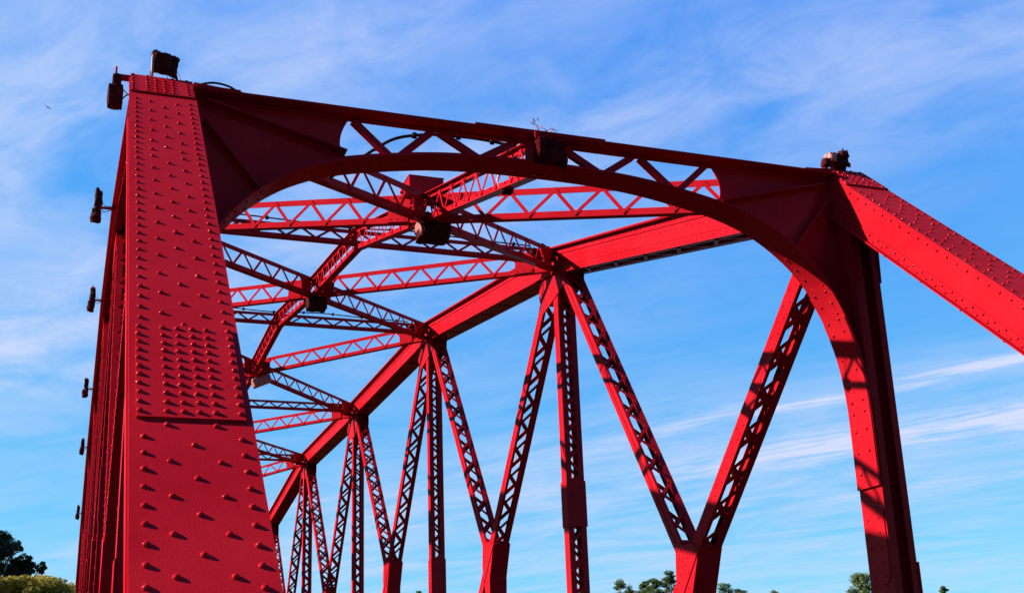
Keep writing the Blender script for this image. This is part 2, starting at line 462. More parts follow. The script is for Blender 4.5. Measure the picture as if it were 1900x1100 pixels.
def at_y(p, y): return V((p.x, y, p.z))

portal = bpy.data.objects.new('portal_frame', None); C.objects.link(portal); portal.parent = bridge
# arch soffit flange
mb = MB(); ns = [arch_norm(i) for i in range(len(AC))]
mb.strip([at_y(p, YN) for p in AC], [at_y(p, YF) for p in AC], [n * 0.014 for n in ns])
acc = 0
for i in range(1, len(AC)):
    seglen = (AC[i] - AC[i - 1]).length; acc += seglen
    if acc > 0.125:
        acc = 0; k = i
        for y in (YN + 0.085 + (0.0 if i % 2 else 0.02), YF - 0.09): mb.rivet(at_y(AC[i], y), -ns[i], 0.0155, 0.013, 8, 3)
mb.build('arch_flange', RED, portal)
mb = MB()                                      # standing angle legs along the arch, both sides of the web
for ya in (YW - 0.022, YW + 0.010):
    q = [p + n * 0.0145 for p, n in zip(AC, ns)]; q2 = [p + n * 0.10 for p, n in zip(AC, ns)]
    mb.strip([at_y(p, ya) for p in q], [at_y(p, ya) for p in q2], [V((0, 0.012, 0))] * len(AC))
mb.build('arch_angle', RED, portal)
# doubled plates with clipped ends on the soffit near the right and left springing
def soffit_plate(ia, ib, lift_, wid=0.02):
    m = MB(); ids = list(range(ia, ib + 1))
    ins = [wid + (0.10 if i == ia else 0.0) for i in ids]            # clipped corners at the upper end
    m.strip([at_y(AC[i] - ns[i] * lift_, YN + e) for i, e in zip(ids, ins)], [at_y(AC[i] - ns[i] * lift_, YF - e) for i, e in zip(ids, ins)], [-ns[i] * 0.012 for i in ids])
    acc = 1
    for i in ids[1:-1]:
        acc += (AC[i] - AC[i - 1]).length
        if acc > 0.12:
            acc = 0
            for y in (YN + 0.09, YF - 0.09): m.rivet(at_y(AC[i] - ns[i] * (lift_ + 0.012), y), -ns[i], 0.0165, 0.014, 8, 3)
    m.build('splice_plate', RED, portal)
def idx_of(x, z): return min(range(len(AC)), key=lambda i: (AC[i].x - x) ** 2 + (AC[i].z - z) ** 2)
iA = idx_of(W / 2 + 3.02, 6.10); iB = idx_of(W / 2 + 3.17, 5.82)
soffit_plate(iA, len(AC) - 1, 0.0005, -0.003); soffit_plate(iB, len(AC) - 1, 0.0128, 0.003)
# top flange and angle of the portal
TZ = 7.36
mb = MB()
mb.hexa([V((x, y, z)) for z in (TZ - 0.016, TZ) for x, y in ((0.25, YN), (W - 0.25, YN), (W - 0.25, YW + 0.03), (0.25, YW + 0.03))])
mb.hexa([V((x, y, z)) for z in (TZ - 0.045, TZ - 0.0165) for x, y in ((0.3, YW - 0.022), (W - 0.3, YW - 0.022), (W - 0.3, YW - 0.010), (0.3, YW - 0.010))])
mb.hexa([V((x, y, z)) for z in (TZ - 0.045, TZ - 0.0165) for x, y in ((0.3, YW + 0.010), (W - 0.3, YW + 0.010), (W - 0.3, YW + 0.022), (0.3, YW + 0.022))])
for xa, xb in ((W / 2 - 0.72, W / 2 + 0.62), (0.28, 0.66)):
    mb.hexa([V((x, y, z)) for z in (TZ + 0.0005, TZ + 0.014) for x, y in ((xa, YN - 0.01), (xb, YN - 0.01), (xb, YW + 0.02), (xa, YW + 0.02))])
mb.build('top_flange', RED, portal)
# solid web plates, each ending in a concave round edge
for sg in (-1, 1):
    xc = W / 2
    ids = [i for i in range(len(AC)) if (AC[i].x - xc) * sg >= 1.90]
    arc = [AC[i] + ns[i] * 0.015 for i in ids]
    if sg > 0: low = arc                        # from the round edge out and down to the springing
    else: low = arc[::-1]
    poly = [at_y(p, YW - 0.009) for p in low]
    end = poly[-1]
    poly += [V((xc + sg * 3.40, YW - 0.009, end.z)), V((xc + sg * 3.40, YW - 0.009, TZ - 0.017))]
    top_x = xc + sg * 1.88
    a = V((top_x, 0, TZ - 0.017)); b = V((poly[0].x, 0, poly[0].z)); bulge = 0.075
    for k in range(0, 12):
        t = k / 12; s_ = math.sin(t * math.pi)
        poly.append(V((a.x + (b.x - a.x) * t + sg * bulge * s_, YW - 0.009, a.z + (b.z - a.z) * t)))
    m = MB()
    # fan triangulated strip between lower curve and the upper boundary keeps the concave outline clean
    m.prism(poly if sg < 0 else poly[::-1], V((0, 0.018, 0)))
    o = m.build('web_plate', RED, portal)
    # stiffening angles on the front
    for (p, q) in (((3.17, 7.27), (1.93, 6.94)), ((3.20, 7.09), (2.70, 6.48))):
        s_ = MB(); A = V((xc + sg * p[0], YW - 0.0095, p[1])); B = V((xc + sg * q[0], YW - 0.0095, q[1]))
        d = (B - A).normalized(); sd = d.cross(Y1).normalized()
        s_.bar(A - Y1 * 0.006, B - Y1 * 0.006, sd, 0.055, Y1, 0.012)
        s_.bar(A - Y1 * 0.060 + sd * 0.022, B - Y1 * 0.060 + sd * 0.022, sd, 0.012, Y1, 0.095)
        n = int((B - A).length / 0.11)
        for k in range(1, n): s_.rivet(A + d * (k * 0.11) - Y1 * 0.012 - sd * 0.012, -Y1, 0.013, 0.010, 6, 2)
        s_.build('stiffener', RED, portal)
# zigzag bars of the portal, each its own bar: (x at the top strut, x at the arch)
LAT = [(1.70, 2.06), (2.46, 2.11), (2.52, 2.92), (3.30, 2.92), (3.78, 4.18), (4.54, 4.21), (4.62, 5.00), (5.36, 5.01)]
for xt, xb in LAT:
    i = min(range(len(AC)), key=lambda k: abs(AC[k].x - xb) + (0 if AC[k].z > 6.5 else 9))
    A = V((xt, YW - 0.028, TZ - 0.05)); B = V((xb, YW - 0.028, AC[i].z + 0.05))
    d = (B - A).normalized()
    m = MB(); m.bar(A, B, d.cross(Y1).normalized(), 0.065, Y1, 0.011)
    m.bar(A + V((0, 0.045, 0)), B + V((0, 0.045, 0)), d.cross(Y1).normalized(), 0.065, Y1, 0.011)
    m.build('lattice_bar', RED, portal)
# plate closing the middle of the portal where the ridge beam meets it
m = MB(); m.hexa([V((x, y, z)) for z in (7.045, TZ - 0.02) for x, y in ((W / 2 - 0.17, YW - 0.04), (W / 2 + 0.22, YW - 0.04), (W / 2 + 0.22, YW - 0.0285), (W / 2 - 0.17, YW - 0.0285))])
m.build('centre_plate', RED, portal)

for k, xc in enumerate((0.0, W)):
    s = 1 if xc < 1 else -1                      # towards the roadway
    m = MB()
    xi = xc + s * 0.176
    def bx(xa, xb, ya, yb, za, zb):
        xa, xb = sorted((xa, xb)); m.hexa([V((x, y, z)) for z in (za, zb) for x, y in ((xa, ya), (xb, ya), (xb, yb), (xa, yb))])
    bx(xi, xi - s * 0.012, YN, YF, -0.6, ZU[1] - 0.1)                        # inner web
    bx(xi - s * 0.0125, xi - s * 0.105, YN + 0.012, YN + 0.024, -0.6, ZU[1] - 0.1)   # front flange leg
    bx(xi - s * 0.0125, xi - s * 0.105, YF - 0.024, YF - 0.012, -0.6, ZU[1] - 0.1)
    xo = xc - s * 0.150
    bx(xo, xo + s * 0.012, YN + 0.04, YF - 0.04, -0.6, ZU[1] - 0.1)
    bx(xo + s * 0.0125, xo + s * 0.075, YN + 0.04, YN + 0.052, -0.6, ZU[1] - 0.1)
    bx(xo + s * 0.0125, xo + s * 0.075, YF - 0.052, YF - 0.04, -0.6, ZU[1] - 0.1)
    bx(xi - s * 0.0125, xo + s * 0.0125, YW - 0.006, YW + 0.006, -0.6, ZU[1] - 0.1)  # middle web
    for z in [2.0 + 0.155 * q for q in range(int(2.0 / 0.155))]:
        m.rivet(V((xi, YN + 0.10, z)), X1 * s, 0.015, 0.012, 6, 2); m.rivet(V((xi, YF - 0.10, z + 0.07)), X1 * s, 0.015, 0.012, 6, 2)
    for z in [4.9 + 0.12 * q for q in range(8)]:
        m.rivet(V((xi - s * 0.05, YN + 0.012, z)), -Y1, 0.013, 0.010, 6, 2)
    hp = m.build('hip_post', RED, bridge)
    c = MB()                                      # clipped cover plate low on the post
    c.prism([V((xi + s * 0.0005, y, z)) for y, z in ((YN + 0.02, 3.17), (YN + 0.07, 3.10), (YF - 0.03, 3.10), (YF - 0.03, 3.8), (YN + 0.02, 3.8))], V((s * 0.012, 0, 0)))
    for q in range(5):
        for y in (YN + 0.10, YF - 0.10): c.rivet(V((xi + s * 0.0125, y, 3.17 + q * 0.14)), X1 * s, 0.015, 0.012, 6, 2)
    c.build('splice_plate', RED, hp)
    c = MB(); c.hexa([V((x, y, z)) for z in (2.9, 3.3) for x, y in ((xo - s * 0.012, YN + 0.02), (xo - s * 0.0005, YN + 0.02), (xo - s * 0.0005, YF - 0.02), (xo - s * 0.012, YF - 0.02))])
    c.build('splice_plate', RED, hp)
    # broad hip gusset tying end post, chord and post together on the inner face
    g = MB(); x = xc + s * 0.177
    poly = [(8.55, 7.25), (8.60, 6.92), (8.25, 6.55), (7.95, 5.95), (7.60, 5.9), (7.57, 6.80), (6.95, 6.25), (6.80, 6.42), (7.35, 6.95), (7.72, 7.33)]
    pts = [V((x, y, z)) for y, z in poly]
    g.prism(pts[::-1] if s > 0 else pts, V((s * 0.012, 0, 0)))
    g.build('gusset_plate', RED, bridge)
    g = MB(); x = xc - s * 0.1505
    pts = [V((x, y, max(z, 6.17))) for y, z in poly]
    g.prism(pts if s > 0 else pts[::-1], V((-s * 0.012, 0, 0)))
    g.build('gusset_plate', RED, bridge)
    # sloping flange plate that closes the hip between chord top and portal strut
    g = MB(); g.prism([V((xc + s * 0.26, 7.60, 7.40)), V((xc + s * 0.62, 7.60, 7.375)), V((xc + s * 0.62, 8.0, 7.375)), V((xc + s * 0.26, 8.0, 7.47))], V((0, 0, 0.012)))
    g.build('closing_plate', RED, bridge)

# ---- overhead bracing between the trusses
def laced_beam(name, A, B, top, bot, wid, pitch, near, lw=0.045, e0=0.25, e1=0.25, leg=0.075, plates=(), dense=0, over=0.0):
    F, ln = frame(A, B, V((B[1] - A[1], -(B[0] - A[0]), 0)))
    o, ex, ey, ez = F
    if ey.z < 0: ey = -ey; F = (o, ex, ey, ez)
    m = MB(); h = wid / 2; z = (-0.03, ln + 0.03) if over else (0.05, ln - 0.05)
    for s in (-1, 1):
        if s != near: continue
        a, b = sorted((s * (h - 0.010), s * h)); m.fbox(F, (a, b), (top - leg, top - 0.0105), z); m.fbox(F, (a, b), (bot + 0.0105, bot + leg), z)
    m.fbox(F, (-h - over, h + over), (top - 0.010, top), z)
    m.fbox(F, (-h, h), (bot, bot + 0.010), z)
    if dense:
        for q in [0.3 + dense * k for k in range(int((ln - 0.5) / dense))]:
            for y in (top - 0.045, bot + 0.045): m.rivet(o + ex * (near * (h + 0.010)) + ey * y + ez * q, ex * near, 0.013, 0.010, 6, 2)
    ob = m.build(name, RED, bridge)
    lc = MB(); zig(lc, F, bot + 0.04, top - 0.04, near * (h + 0.007), e0, ln - e1, pitch, lw, 0.012, axis='y')
    lc.build('lacing', RED, ob)
    for za, zb in plates:
        p = MB(); a, b = sorted((near * (h + 0.0005), near * (h + 0.018))); p.fbox(F, (a, b), (bot + 0.012, top - 0.0125), (za, zb))
        for zz in (za + 0.05, (za + zb) / 2, zb - 0.05):
            for yy in (bot + 0.045, top - 0.045): p.rivet(o + ex * (near * (h + 0.018)) + ey * yy + ez * zz, ex * near, 0.014, 0.011, 6, 2)
        p.build('batten_plate', RED, ob)
    return ob, F, ln

for i in range(2, 8):
    A = V((0.17, i * L, ZU[i])); B = V((W - 0.17, i * L, ZU[i]))
    laced_beam('cross_strut', A, B, 0.185, -0.055, 0.11, 0.48, 1, 0.038, 0.3, 0.3, 0.065, plates=((0.0, 0.35), (W - 0.69, W - 0.34)))
for i in range(1, 7):
    for sgn in (0, 1):
        a = V((0.17 if sgn == 0 else W - 0.17, i * L, ZU[i])); b = V((W - 0.17 if sgn == 0 else 0.17, (i + 1) * L, ZU[i + 1]))
        mid = (a + b) / 2; d = (b - a).normalized()
        # one diagonal runs through, the other is in two pieces; a solid plate either side of the crossing
        ln = (b - a).length
        dz = 0.0 if sgn == 0 else 0.0
        laced_beam('lateral_brace', a, b, 0.19 + 0.003 * sgn, -0.19 - 0.003 * sgn, 0.11 - 0.004 * sgn, 0.63, 1 - 2 * sgn, 0.045, 0.5, 0.5, 0.08,
                   plates=((ln / 2 - 0.55, ln / 2 - 0.22), (ln / 2 + 0.22, ln / 2 + 0.55), (0.35, 0.7), (ln - 0.7, ln - 0.35)))
def ridge_pt(k):                                # k counts half panels; the beam sits a little high on the struts
    i = k // 2
    if k % 2: return V((W / 2, k * L / 2, (ZU[i] + ZU[i + 1]) / 2 + 0.005))
    return V((W / 2, k * L / 2, ZU[i] + (-0.03 if k == 2 else 0.065)))
for k in range(2, 14):
    laced_beam('ridge_beam', ridge_pt(k), ridge_pt(k + 1), 0.16, -0.185, 0.12, 0.47, -1, 0.036, 0.1, 0.1, 0.065, dense=0.47 if k < 6 else 0, over=0.05)

# ---- deck, floor beams (below the picture)
m = MB(); m.hexa([V((x, y, z)) for z in (0.25, 0.50) for x, y in ((0.45, -0.6), (W - 0.45, -0.6), (W - 0.45, 8 * L + 0.6), (0.45, 8 * L + 0.6))])
m.build('bridge_deck', ASPHALT, bridge)
for i in range(0, 17):
    m = MB(); y = i * L / 2
    for z0, z1, hw in ((-0.9, -0.87, 0.15), (-0.869, 0.219, 0.01), (0.22, 0.248, 0.15)):
        m.hexa([V((x, yy, z)) for z in (z0, z1) for x, yy in ((0.25, y - hw), (W - 0.25, y - hw), (W - 0.25, y + hw), (0.25, y + hw))])
    m.build('floor_beam', RED, bridge)

# ------------------------------------------------------------------ lamps, cables and small things
def ident(loc): return V(loc)
def lamp_root(name, label, loc, group=None, cat='floodlight'): return thing(name, label, cat, loc, group)

# six wrapped floodlights on brackets along the outside of the left truss
where = {1: 'at the top corner of the left end post', 2: 'second in the row outside the left truss', 3: 'third along the outside of the left truss',
         4: 'fourth along the outside of the left truss', 5: 'fifth along the outside of the left truss', 6: 'farthest, lowest in the row outside the left truss'}
for i in range(1, 7):
    Pz = {1: 7.28, 2: 9.45, 3: 10.54, 4: 10.56, 5: 10.53, 6: 9.53}[i]
    xx = {1: -0.372, 2: -0.445, 3: -0.42, 4: -0.41, 5: -0.38, 6: -0.36}[i]
    root = lamp_root('wrapped_floodlight', 'bag wrapped floodlight on a short bracket, ' + where[i], (xx, i * L, Pz), 'floodlights outside the left truss')
    b = MB(); zb = 0.19 if i == 1 else 0.0
    b.bar(V((-0.02, 0, zb)), V((-xx - 0.17 - 0.02, 0, zb)), Z1, 0.045 if i == 1 else 0.03, Y1, 0.04)
    b.tube([V((-0.01, 0, zb + 0.02)), V((-0.01, 0, zb + 0.10 if i == 1 else 0.33))], 0.009, 6)
    b.build('bracket', RED, root)
    h = MB()
    if i == 1:
        h.blob((0, 0, 0.14), (0.075, 0.09, 0.13), 0.05, 6, 1.0, 5, 0.8)
        h.blob((-0.005, 0, 0.0), (0.125, 0.13, 0.205), 0.06, 5, 3.0, 8, 0.62)
    else:
        h.blob((0.0, 0, 0.13), (0.105, 0.12, 0.29), 0.20, 6, i * 3.1, 7, 0.5)
        h.blob((-0.02, 0, -0.13), (0.13, 0.14, 0.22), 0.20, 6, i * 5.7, 7, 0.4)
    h.build('wrapped_lamp', BAG, root)
    c = MB(); c.tube([V((0.05, 0, -0.02)), V((0.08, 0, -0.07 if i > 1 else 0.02)), V((0.13, 0, -0.05 if i > 1 else 0.05)), V((-xx - 0.2, 0, 0.0 if i > 1 else 0.07))], 0.006, 5)
    c.tube([V((0.04, 0, 0.09)), V((0.10, 0, 0.03)), V((-xx - 0.2, 0, 0.03))], 0.005, 5)
    c.build('cord', CABLE, root)

# wrapped lamp like a flag on top of the left hip
root = lamp_root('wrapped_floodlight', 'square dark wrapped floodlight standing on top of the left end post', (0.0, 7.86, 7.5))
h = MB(); h.blob((0.03, 0, 0.185), (0.205, 0.11, 0.165), 0.10, 4, 2.2, 10, 0.80, Matrix.Rotation(0.12, 3, 'Y'))
h.blob((-0.055, 0, 0.275), (0.07, 0.06, 0.06), 0.2, 8, 9.2, 5, 0.5)
h.build('wrapped_lamp', BAG, root)
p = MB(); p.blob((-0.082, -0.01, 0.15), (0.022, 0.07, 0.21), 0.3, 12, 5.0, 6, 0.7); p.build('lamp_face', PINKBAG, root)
b = MB(); b.tube([V((-0.085, 0, -0.06)), V((-0.095, 0, 0.10))], 0.008, 6); b.tube([V((0.165, 0, -0.06)), V((0.12, 0, 0.10))], 0.011, 6)
b.build('bracket', CABLE, root)
c = MB(); c.tube([V((0.12, 0, 0.14)), V((0.15, 0, 0.10)), V((0.20, -0.02, -0.04))], 0.0025, 4); c.tube([V((0.05, 0, 0.1)), V((0.055, 0, -0.06))], 0.003, 4)
c.build('cord', CABLE, root)

# wrapped lamp on the right hip
root = lamp_root('wrapped_floodlight', 'torn wrapped floodlight on top of the right end post, pink on its sunlit side', (7.05, 7.8, 7.5))
h = MB(); h.blob((-0.005, 0, 0.115), (0.125, 0.13, 0.14), 0.18, 7, 4.0, 9, 0.6); h.blob((0.08, 0, 0.135), (0.09, 0.11, 0.185), 0.26, 7, 6.0, 9, 0.5)
h.blob((-0.14, 0, 0.08), (0.09, 0.08, 0.09), 0.25, 8, 8.0, 6, 0.4)
h.build('wrapped_lamp', BAG, root)
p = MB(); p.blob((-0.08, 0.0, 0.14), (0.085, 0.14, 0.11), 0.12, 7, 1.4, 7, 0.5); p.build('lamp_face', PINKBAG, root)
b = MB(); b.bar(V((-0.085, -0.02, -0.05)), V((-0.085, -0.02, 0.10)), X1, 0.045, Y1, 0.012); b.bar(V((0.09, 0, -0.05)), V((0.09, 0, 0.08)), X1, 0.03, Y1, 0.012)
b.build('bracket', RED, root)
c = MB(); c.tube([V((-0.15, 0, 0.07)), V((-0.20, 0, 0.02)), V((-0.22, 0, -0.04)), V((-0.16, 0, -0.05)), V((-0.10, 0, 0.0))], 0.007, 6)
c.tube([V((-0.14, 0, 0.05)), V((-0.17, 0.02, 0.0)), V((-0.12, 0.02, -0.04))], 0.005, 6); c.build('cord', CABLE, root)

# crumpled wrapped box hanging on the crown of the portal
root = lamp_root('wrapped_floodlight', 'large crumpled wrapped box hung on the crown of the portal arch', (W / 2 - 0.02, YN - 0.10, 7.0))
h = MB(); h.blob((0.0, 0, 0.115), (0.265, 0.15, 0.235), 0.07, 9, 7.7, 14, 0.72); h.blob((0.145, 0, 0.03), (0.05, 0.08, 0.12), 0.3, 9, 2.7, 6, 0.5)
h.build('wrapped_lamp', REDBAG, root)
b = MB(); b.bar(V((-0.10, 0.05, 0.24)), V((-0.10, 0.05, 0.34)), X1, 0.04, Y1, 0.02); b.bar(V((-0.10, 0.07, 0.335)), V((-0.10, 0.25, 0.345)), X1, 0.04, Z1, 0.012); b.build('bracket', RED, root)
w = MB()
for (x, d) in ((-0.06, ((0, 0), (-0.015, 0.05), (-0.04, 0.10), (-0.055, 0.135))), (-0.05, ((0, 0), (0.0, 0.05), (0.012, 0.09))), (-0.055, ((0, 0.03), (0.03, 0.06), (0.05, 0.075))),
               (0.03, ((0.02, 0), (-0.01, 0.04), (-0.06, 0.075))), (0.05, ((-0.03, 0.02), (0.02, 0.05), (0.06, 0.055), (0.09, 0.03))), (0.06, ((0.0, 0.03), (0.04, 0.045), (0.07, 0.01)))):
    w.tube([V((x + a, R.uniform(-0.03, 0.03), q)) for a, q in d], 0.0055, 5, 0.002)
for k in range(7):
    x = -0.06 + R.uniform(-0.05, 0.03); z = 0.05 + k * 0.013
    w.add([V((x, 0, z)), V((x + 0.012, 0.01, z + 0.008)), V((x - 0.012, 0.0, z + 0.04)), V((x - 0.018, -0.01, z + 0.015))], [(0, 1, 2, 3)])
o = w.build('dry_weeds', DRYWEED); o.location = (W / 2 - 0.02, YN + 0.03, TZ + 0.01); tag(o, 'small dry pinkish weeds sprouting on top of the portal crown', 'weeds')

# centre of each bracing cross: junction box above, wrapped lamp below
MIDZ = [(ZU[i] + ZU[i + 1]) / 2 for i in range(0, 8)]
b = MB(); b.hexa([V((x, y, z)) for z in (0, 0.21) for x, y in ((-0.26, -0.22), (0.20, -0.22), (0.20, 0.22), (-0.26, 0.22))])
b.hexa([V((x, y, z)) for z in (0.2105, 0.218) for x, y in ((-0.268, -0.228), (0.208, -0.228), (0.208, 0.228), (-0.268, 0.228))])
for y in (-0.1, 0.0, 0.1): b.tube([V((-0.26, y, 0.1)), V((-0.30, y, 0.1))], 0.02, 8)
bx = b.build('junction_box', RED); bx.location = (W / 2 + 0.01, 1.5 * L + 0.12, MIDZ[1] + 0.20)
tag(bx, 'red steel junction box sitting on the nearest crossing of the overhead bracing', 'junction box')
root = lamp_root('wrapped_floodlight', 'bulging wrapped floodlight slung below the nearest crossing of overhead bracing', (W / 2 + 0.07, 1.5 * L - 0.05, MIDZ[1] - 0.19))
h = MB(); h.blob((0.0, 0, -0.13), (0.40, 0.34, 0.24), 0.09, 6, 3.3, 10, 0.72); h.blob((-0.05, 0, 0.02), (0.20, 0.2, 0.13), 0.3, 9, 5.3, 7, 0.5); h.build('wrapped_lamp', BAG, root)
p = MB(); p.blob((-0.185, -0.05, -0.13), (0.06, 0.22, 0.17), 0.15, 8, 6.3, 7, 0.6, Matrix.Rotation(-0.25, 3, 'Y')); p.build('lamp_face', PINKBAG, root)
root = lamp_root('wrapped_floodlight', 'square dark floodlight slung below the second crossing of overhead bracing', (W / 2 + 0.06, 2.5 * L - 0.05, MIDZ[2] - 0.19))
h = MB(); h.blob((0.0, 0, -0.13), (0.36, 0.30, 0.24), 0.04, 5, 2.3, 7, 0.9); h.build('wrapped_lamp', BAG, root)
b = MB(); b.tube([V((0, 0, 0)), V((0, 0, 0.16))], 0.03, 8); b.build('bracket', RED, root)
root = lamp_root('floodlight', 'pale tilted floodlight slung below the third crossing of overhead bracing', (W / 2 + 0.12, 3.5 * L - 0.05, MIDZ[3] - 0.19))
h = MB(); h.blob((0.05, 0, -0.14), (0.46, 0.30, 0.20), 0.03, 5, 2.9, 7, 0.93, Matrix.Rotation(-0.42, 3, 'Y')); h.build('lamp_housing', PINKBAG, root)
b = MB(); b.tube([V((0, 0, -0.02)), V((-0.02, 0, 0.16))], 0.03, 8); b.build('bracket', RED, root)
# small wrapped lamps at the right hand joints
nm = {2: 'first right hand chord joint beyond the portal', 3: 'second right hand chord joint beyond the portal', 4: 'third right hand chord joint beyond the portal', 5: 'fourth right hand chord joint beyond the portal'}
for i in range(2, 6):
    root = lamp_root('joint_lamp', 'small reddish wrapped lamp beside the ' + nm[i], (W - 0.42, i * L - 0.22, ZU[i] + 0.02), 'lamps at the right hand joints', 'lamp')
    h = MB(); h.blob((0, 0, 0), (0.17, 0.20, 0.22), 0.2, 8, i * 1.7, 7, 0.6); h.build('wrapped_lamp', RED, root)
    d = MB(); d.blob((0.02, -0.04, -0.16), (0.14, 0.12, 0.12), 0.25, 9, i * 2.7, 6, 0.5); d.blob((-0.16, 0.02, 0.03), (0.12, 0.1, 0.10), 0.25, 9, i * 3.7, 6, 0.5); d.build('dark_wrapping', BAG, root)
    c = MB(); c.tube([V((-0.1, 0, 0.12)), V((-0.04, -0.05, 0.17)), V((0.08, 0.02, 0.14))], 0.012, 5); c.tube([V((-0.2, 0, 0.0)), V((-0.12, -0.06, -0.08)), V((0.0, 0, -0.12))], 0.010, 5); c.build('cord', CABLE, root)
    bb = MB(); bb.fbox((V((0, 0, 0)), X1, Y1, Z1), (0.30, 0.36), (-0.02, 0.14), (-0.26, -0.08)); bb.build('bracket', RED, root)
# small spotlight under the ridge beam near the portal
root = lamp_root('spotlight', 'small round spotlight clipped under the ridge beam just behind the portal', (W / 2 + 0.02, 8.75, 7.29), None, 'spotlight')
h = MB(); h.blob((0, 0, -0.02), (0.12, 0.12, 0.075), 0.12, 7, 1.1, 6, 0.3); h.build('lamp_head', BAG, root)
c = MB(); c.tube([V((-0.05, 0, -0.02)), V((-0.10, 0, 0.02)), V((-0.11, 0, 0.10)), V((-0.08, 0, 0.18)), V((-0.10, -0.1, 0.30)), V((-0.06, -0.3, 0.40))], 0.004, 5); c.build('wire', WIRE, root)
# cables
def cable(pts, r, label, mat=CABLE, knots=0):
    m = MB(); P = [V(p) for p in pts]; out = []
    for i in range(len(P) - 1):
        p0 = P[max(i - 1, 0)]; p1 = P[i]; p2 = P[i + 1]; p3 = P[min(i + 2, len(P) - 1)]
        for k in range(6):
            t = k / 6; out.append(0.5 * ((2 * p1) + (p2 - p0) * t + (2 * p0 - 5 * p1 + 4 * p2 - p3) * t * t + (3 * p1 - p0 - 3 * p2 + p3) * t ** 3))
    out.append(P[-1]); m.tube(out, r, 6)
    for q in range(knots):
        p = out[int((q + 0.5) / knots * (len(out) - 1))]; m.blob(p, (0.05, 0.05, 0.06), 0.1, 5, q, 3, 0.5)
    o = m.build('cable', mat); tag(o, label, 'cable')
cable([(1.62, 8.4, 7.02), (1.85, 8.4, 7.20), (2.09, 8.4, 7.40), (2.31, 8.4, 7.54), (2.65, 8.4, 7.62), (2.99, 8.4, 7.64), (3.25, 8.4, 7.635), (3.48, 8.3, 7.56)], 0.016, 'thick black cable arching up behind the portal lattice', CABLE, 5)
for i, kw in ((2, 'nearest cross strut'), (3, 'second cross strut')):
    z = ZU[i] + 0.215; y = i * L - 0.05
    cable([(0.3, y, z + 0.02), (1.4, y, z + 0.05), (2.4, y, z + 0.03), (3.4, y, z), (4.4, y, z + 0.05), (5.4, y, z + 0.02), (6.5, y, z)], 0.012, 'thin black cable lying along the top of the ' + kw, CABLE, 9)
cable([(0.30, 7.62, 7.40), (0.42, 7.62, 7.44), (0.55, 7.63, 7.435), (0.66, 7.65, 7.40), (0.8, 7.66, 7.385)], 0.010, 'short loose black cable on the portal strut beside the left end post')
# bird
def raypt(x, y, dist):                       # photo pixel -> point in the place at a given distance
    f = 2196.8; yaw, pit, rol = 0.35925, 0.28962, -0.03674
    fw = V((math.sin(yaw) * math.cos(pit), math.cos(yaw) * math.cos(pit), math.sin(pit))); rt = V((math.cos(yaw), -math.sin(yaw), 0)); up = rt.cross(fw)
    r2 = rt * math.cos(rol) + up * math.sin(rol); u2 = up * math.cos(rol) - rt * math.sin(rol)
    return CAM + (fw * f + r2 * (x - 950) - u2 * (y - 633)).normalized() * dist
m = MB()
m.blob((0, 0, 0), (0.14, 0.42, 0.13), 0.05, 4, 1, 6, 0.1)
for s in (-1, 1):
    m.add([V((s * 0.03, 0.12, 0.03)), V((s * 0.30, 0.14, 0.10)), V((s * 0.62, -0.02, 0.07)), V((s * 0.34, -0.06, 0.09)), V((s * 0.03, -0.10, 0.03)),
           V((s * 0.03, 0.12, 0.015)), V((s * 0.30, 0.14, 0.085)), V((s * 0.62, -0.02, 0.064)), V((s * 0.34, -0.06, 0.08)), V((s * 0.03, -0.10, 0.015))],
          [(0, 1, 2, 3, 4), (9, 8, 7, 6, 5), (0, 5, 6, 1), (1, 6, 7, 2), (2, 7, 8, 3), (3, 8, 9, 4)])
m.add([V((-0.05, -0.18, 0.01)), V((0.05, -0.18, 0.01)), V((0.08, -0.36, 0.0)), V((-0.08, -0.36, 0.0)), V((0, -0.2, 0.025))], [(0, 1, 2, 3), (0, 4, 1), (1, 4, 2), (2, 4, 3), (3, 4, 0)])
o = m.build('bird', BIRDM); o.location = raypt(88.5, 199.5, 205); o.rotation_euler = (0.15, 0.38, 0.5)
tag(o, 'tiny dark bird gliding in the sky left of the bridge', 'bird')

# ------------------------------------------------------------------ ground, approach road, banks and trees
m = MB(); S = 3000.0; m.add([V((-S, -S, GROUND)), V((S, -S, GROUND)), V((S, S, GROUND)), V((-S, S, GROUND))], [(0, 1, 2, 3)])
m.build('ground', EARTH, kind='structure')
for nm_, ya, yb in (('approach_road', -60, -0.7), ('approach_road', 8 * L + 0.7, 8 * L + 70)):
    m = MB(); m.hexa([V((x, y, z)) for z, e in ((GROUND + 0.004, 4.0), (0.495, 0)) for x, y in ((-1.2 - e, ya), (W + 1.2 + e, ya), (W + 1.2 + e, yb), (-1.2 - e, yb))])
    m.build(nm_, ASPHALT, kind='structure')
for y in (-0.2, 8 * L + 0.2):
    m = MB(); m.hexa([V((x, yy, z)) for z in (GROUND + 0.002, -1.05) for x, yy in ((-0.6, y - 0.45), (W + 0.6, y - 0.45), (W + 0.6, y + 0.45), (-0.6, y + 0.45))])
    o = m.build('bridge_pier', CONC); tag(o, 'plain concrete pier under the %s end of the bridge' % ('near' if y < 1 else 'far'), 'pier')

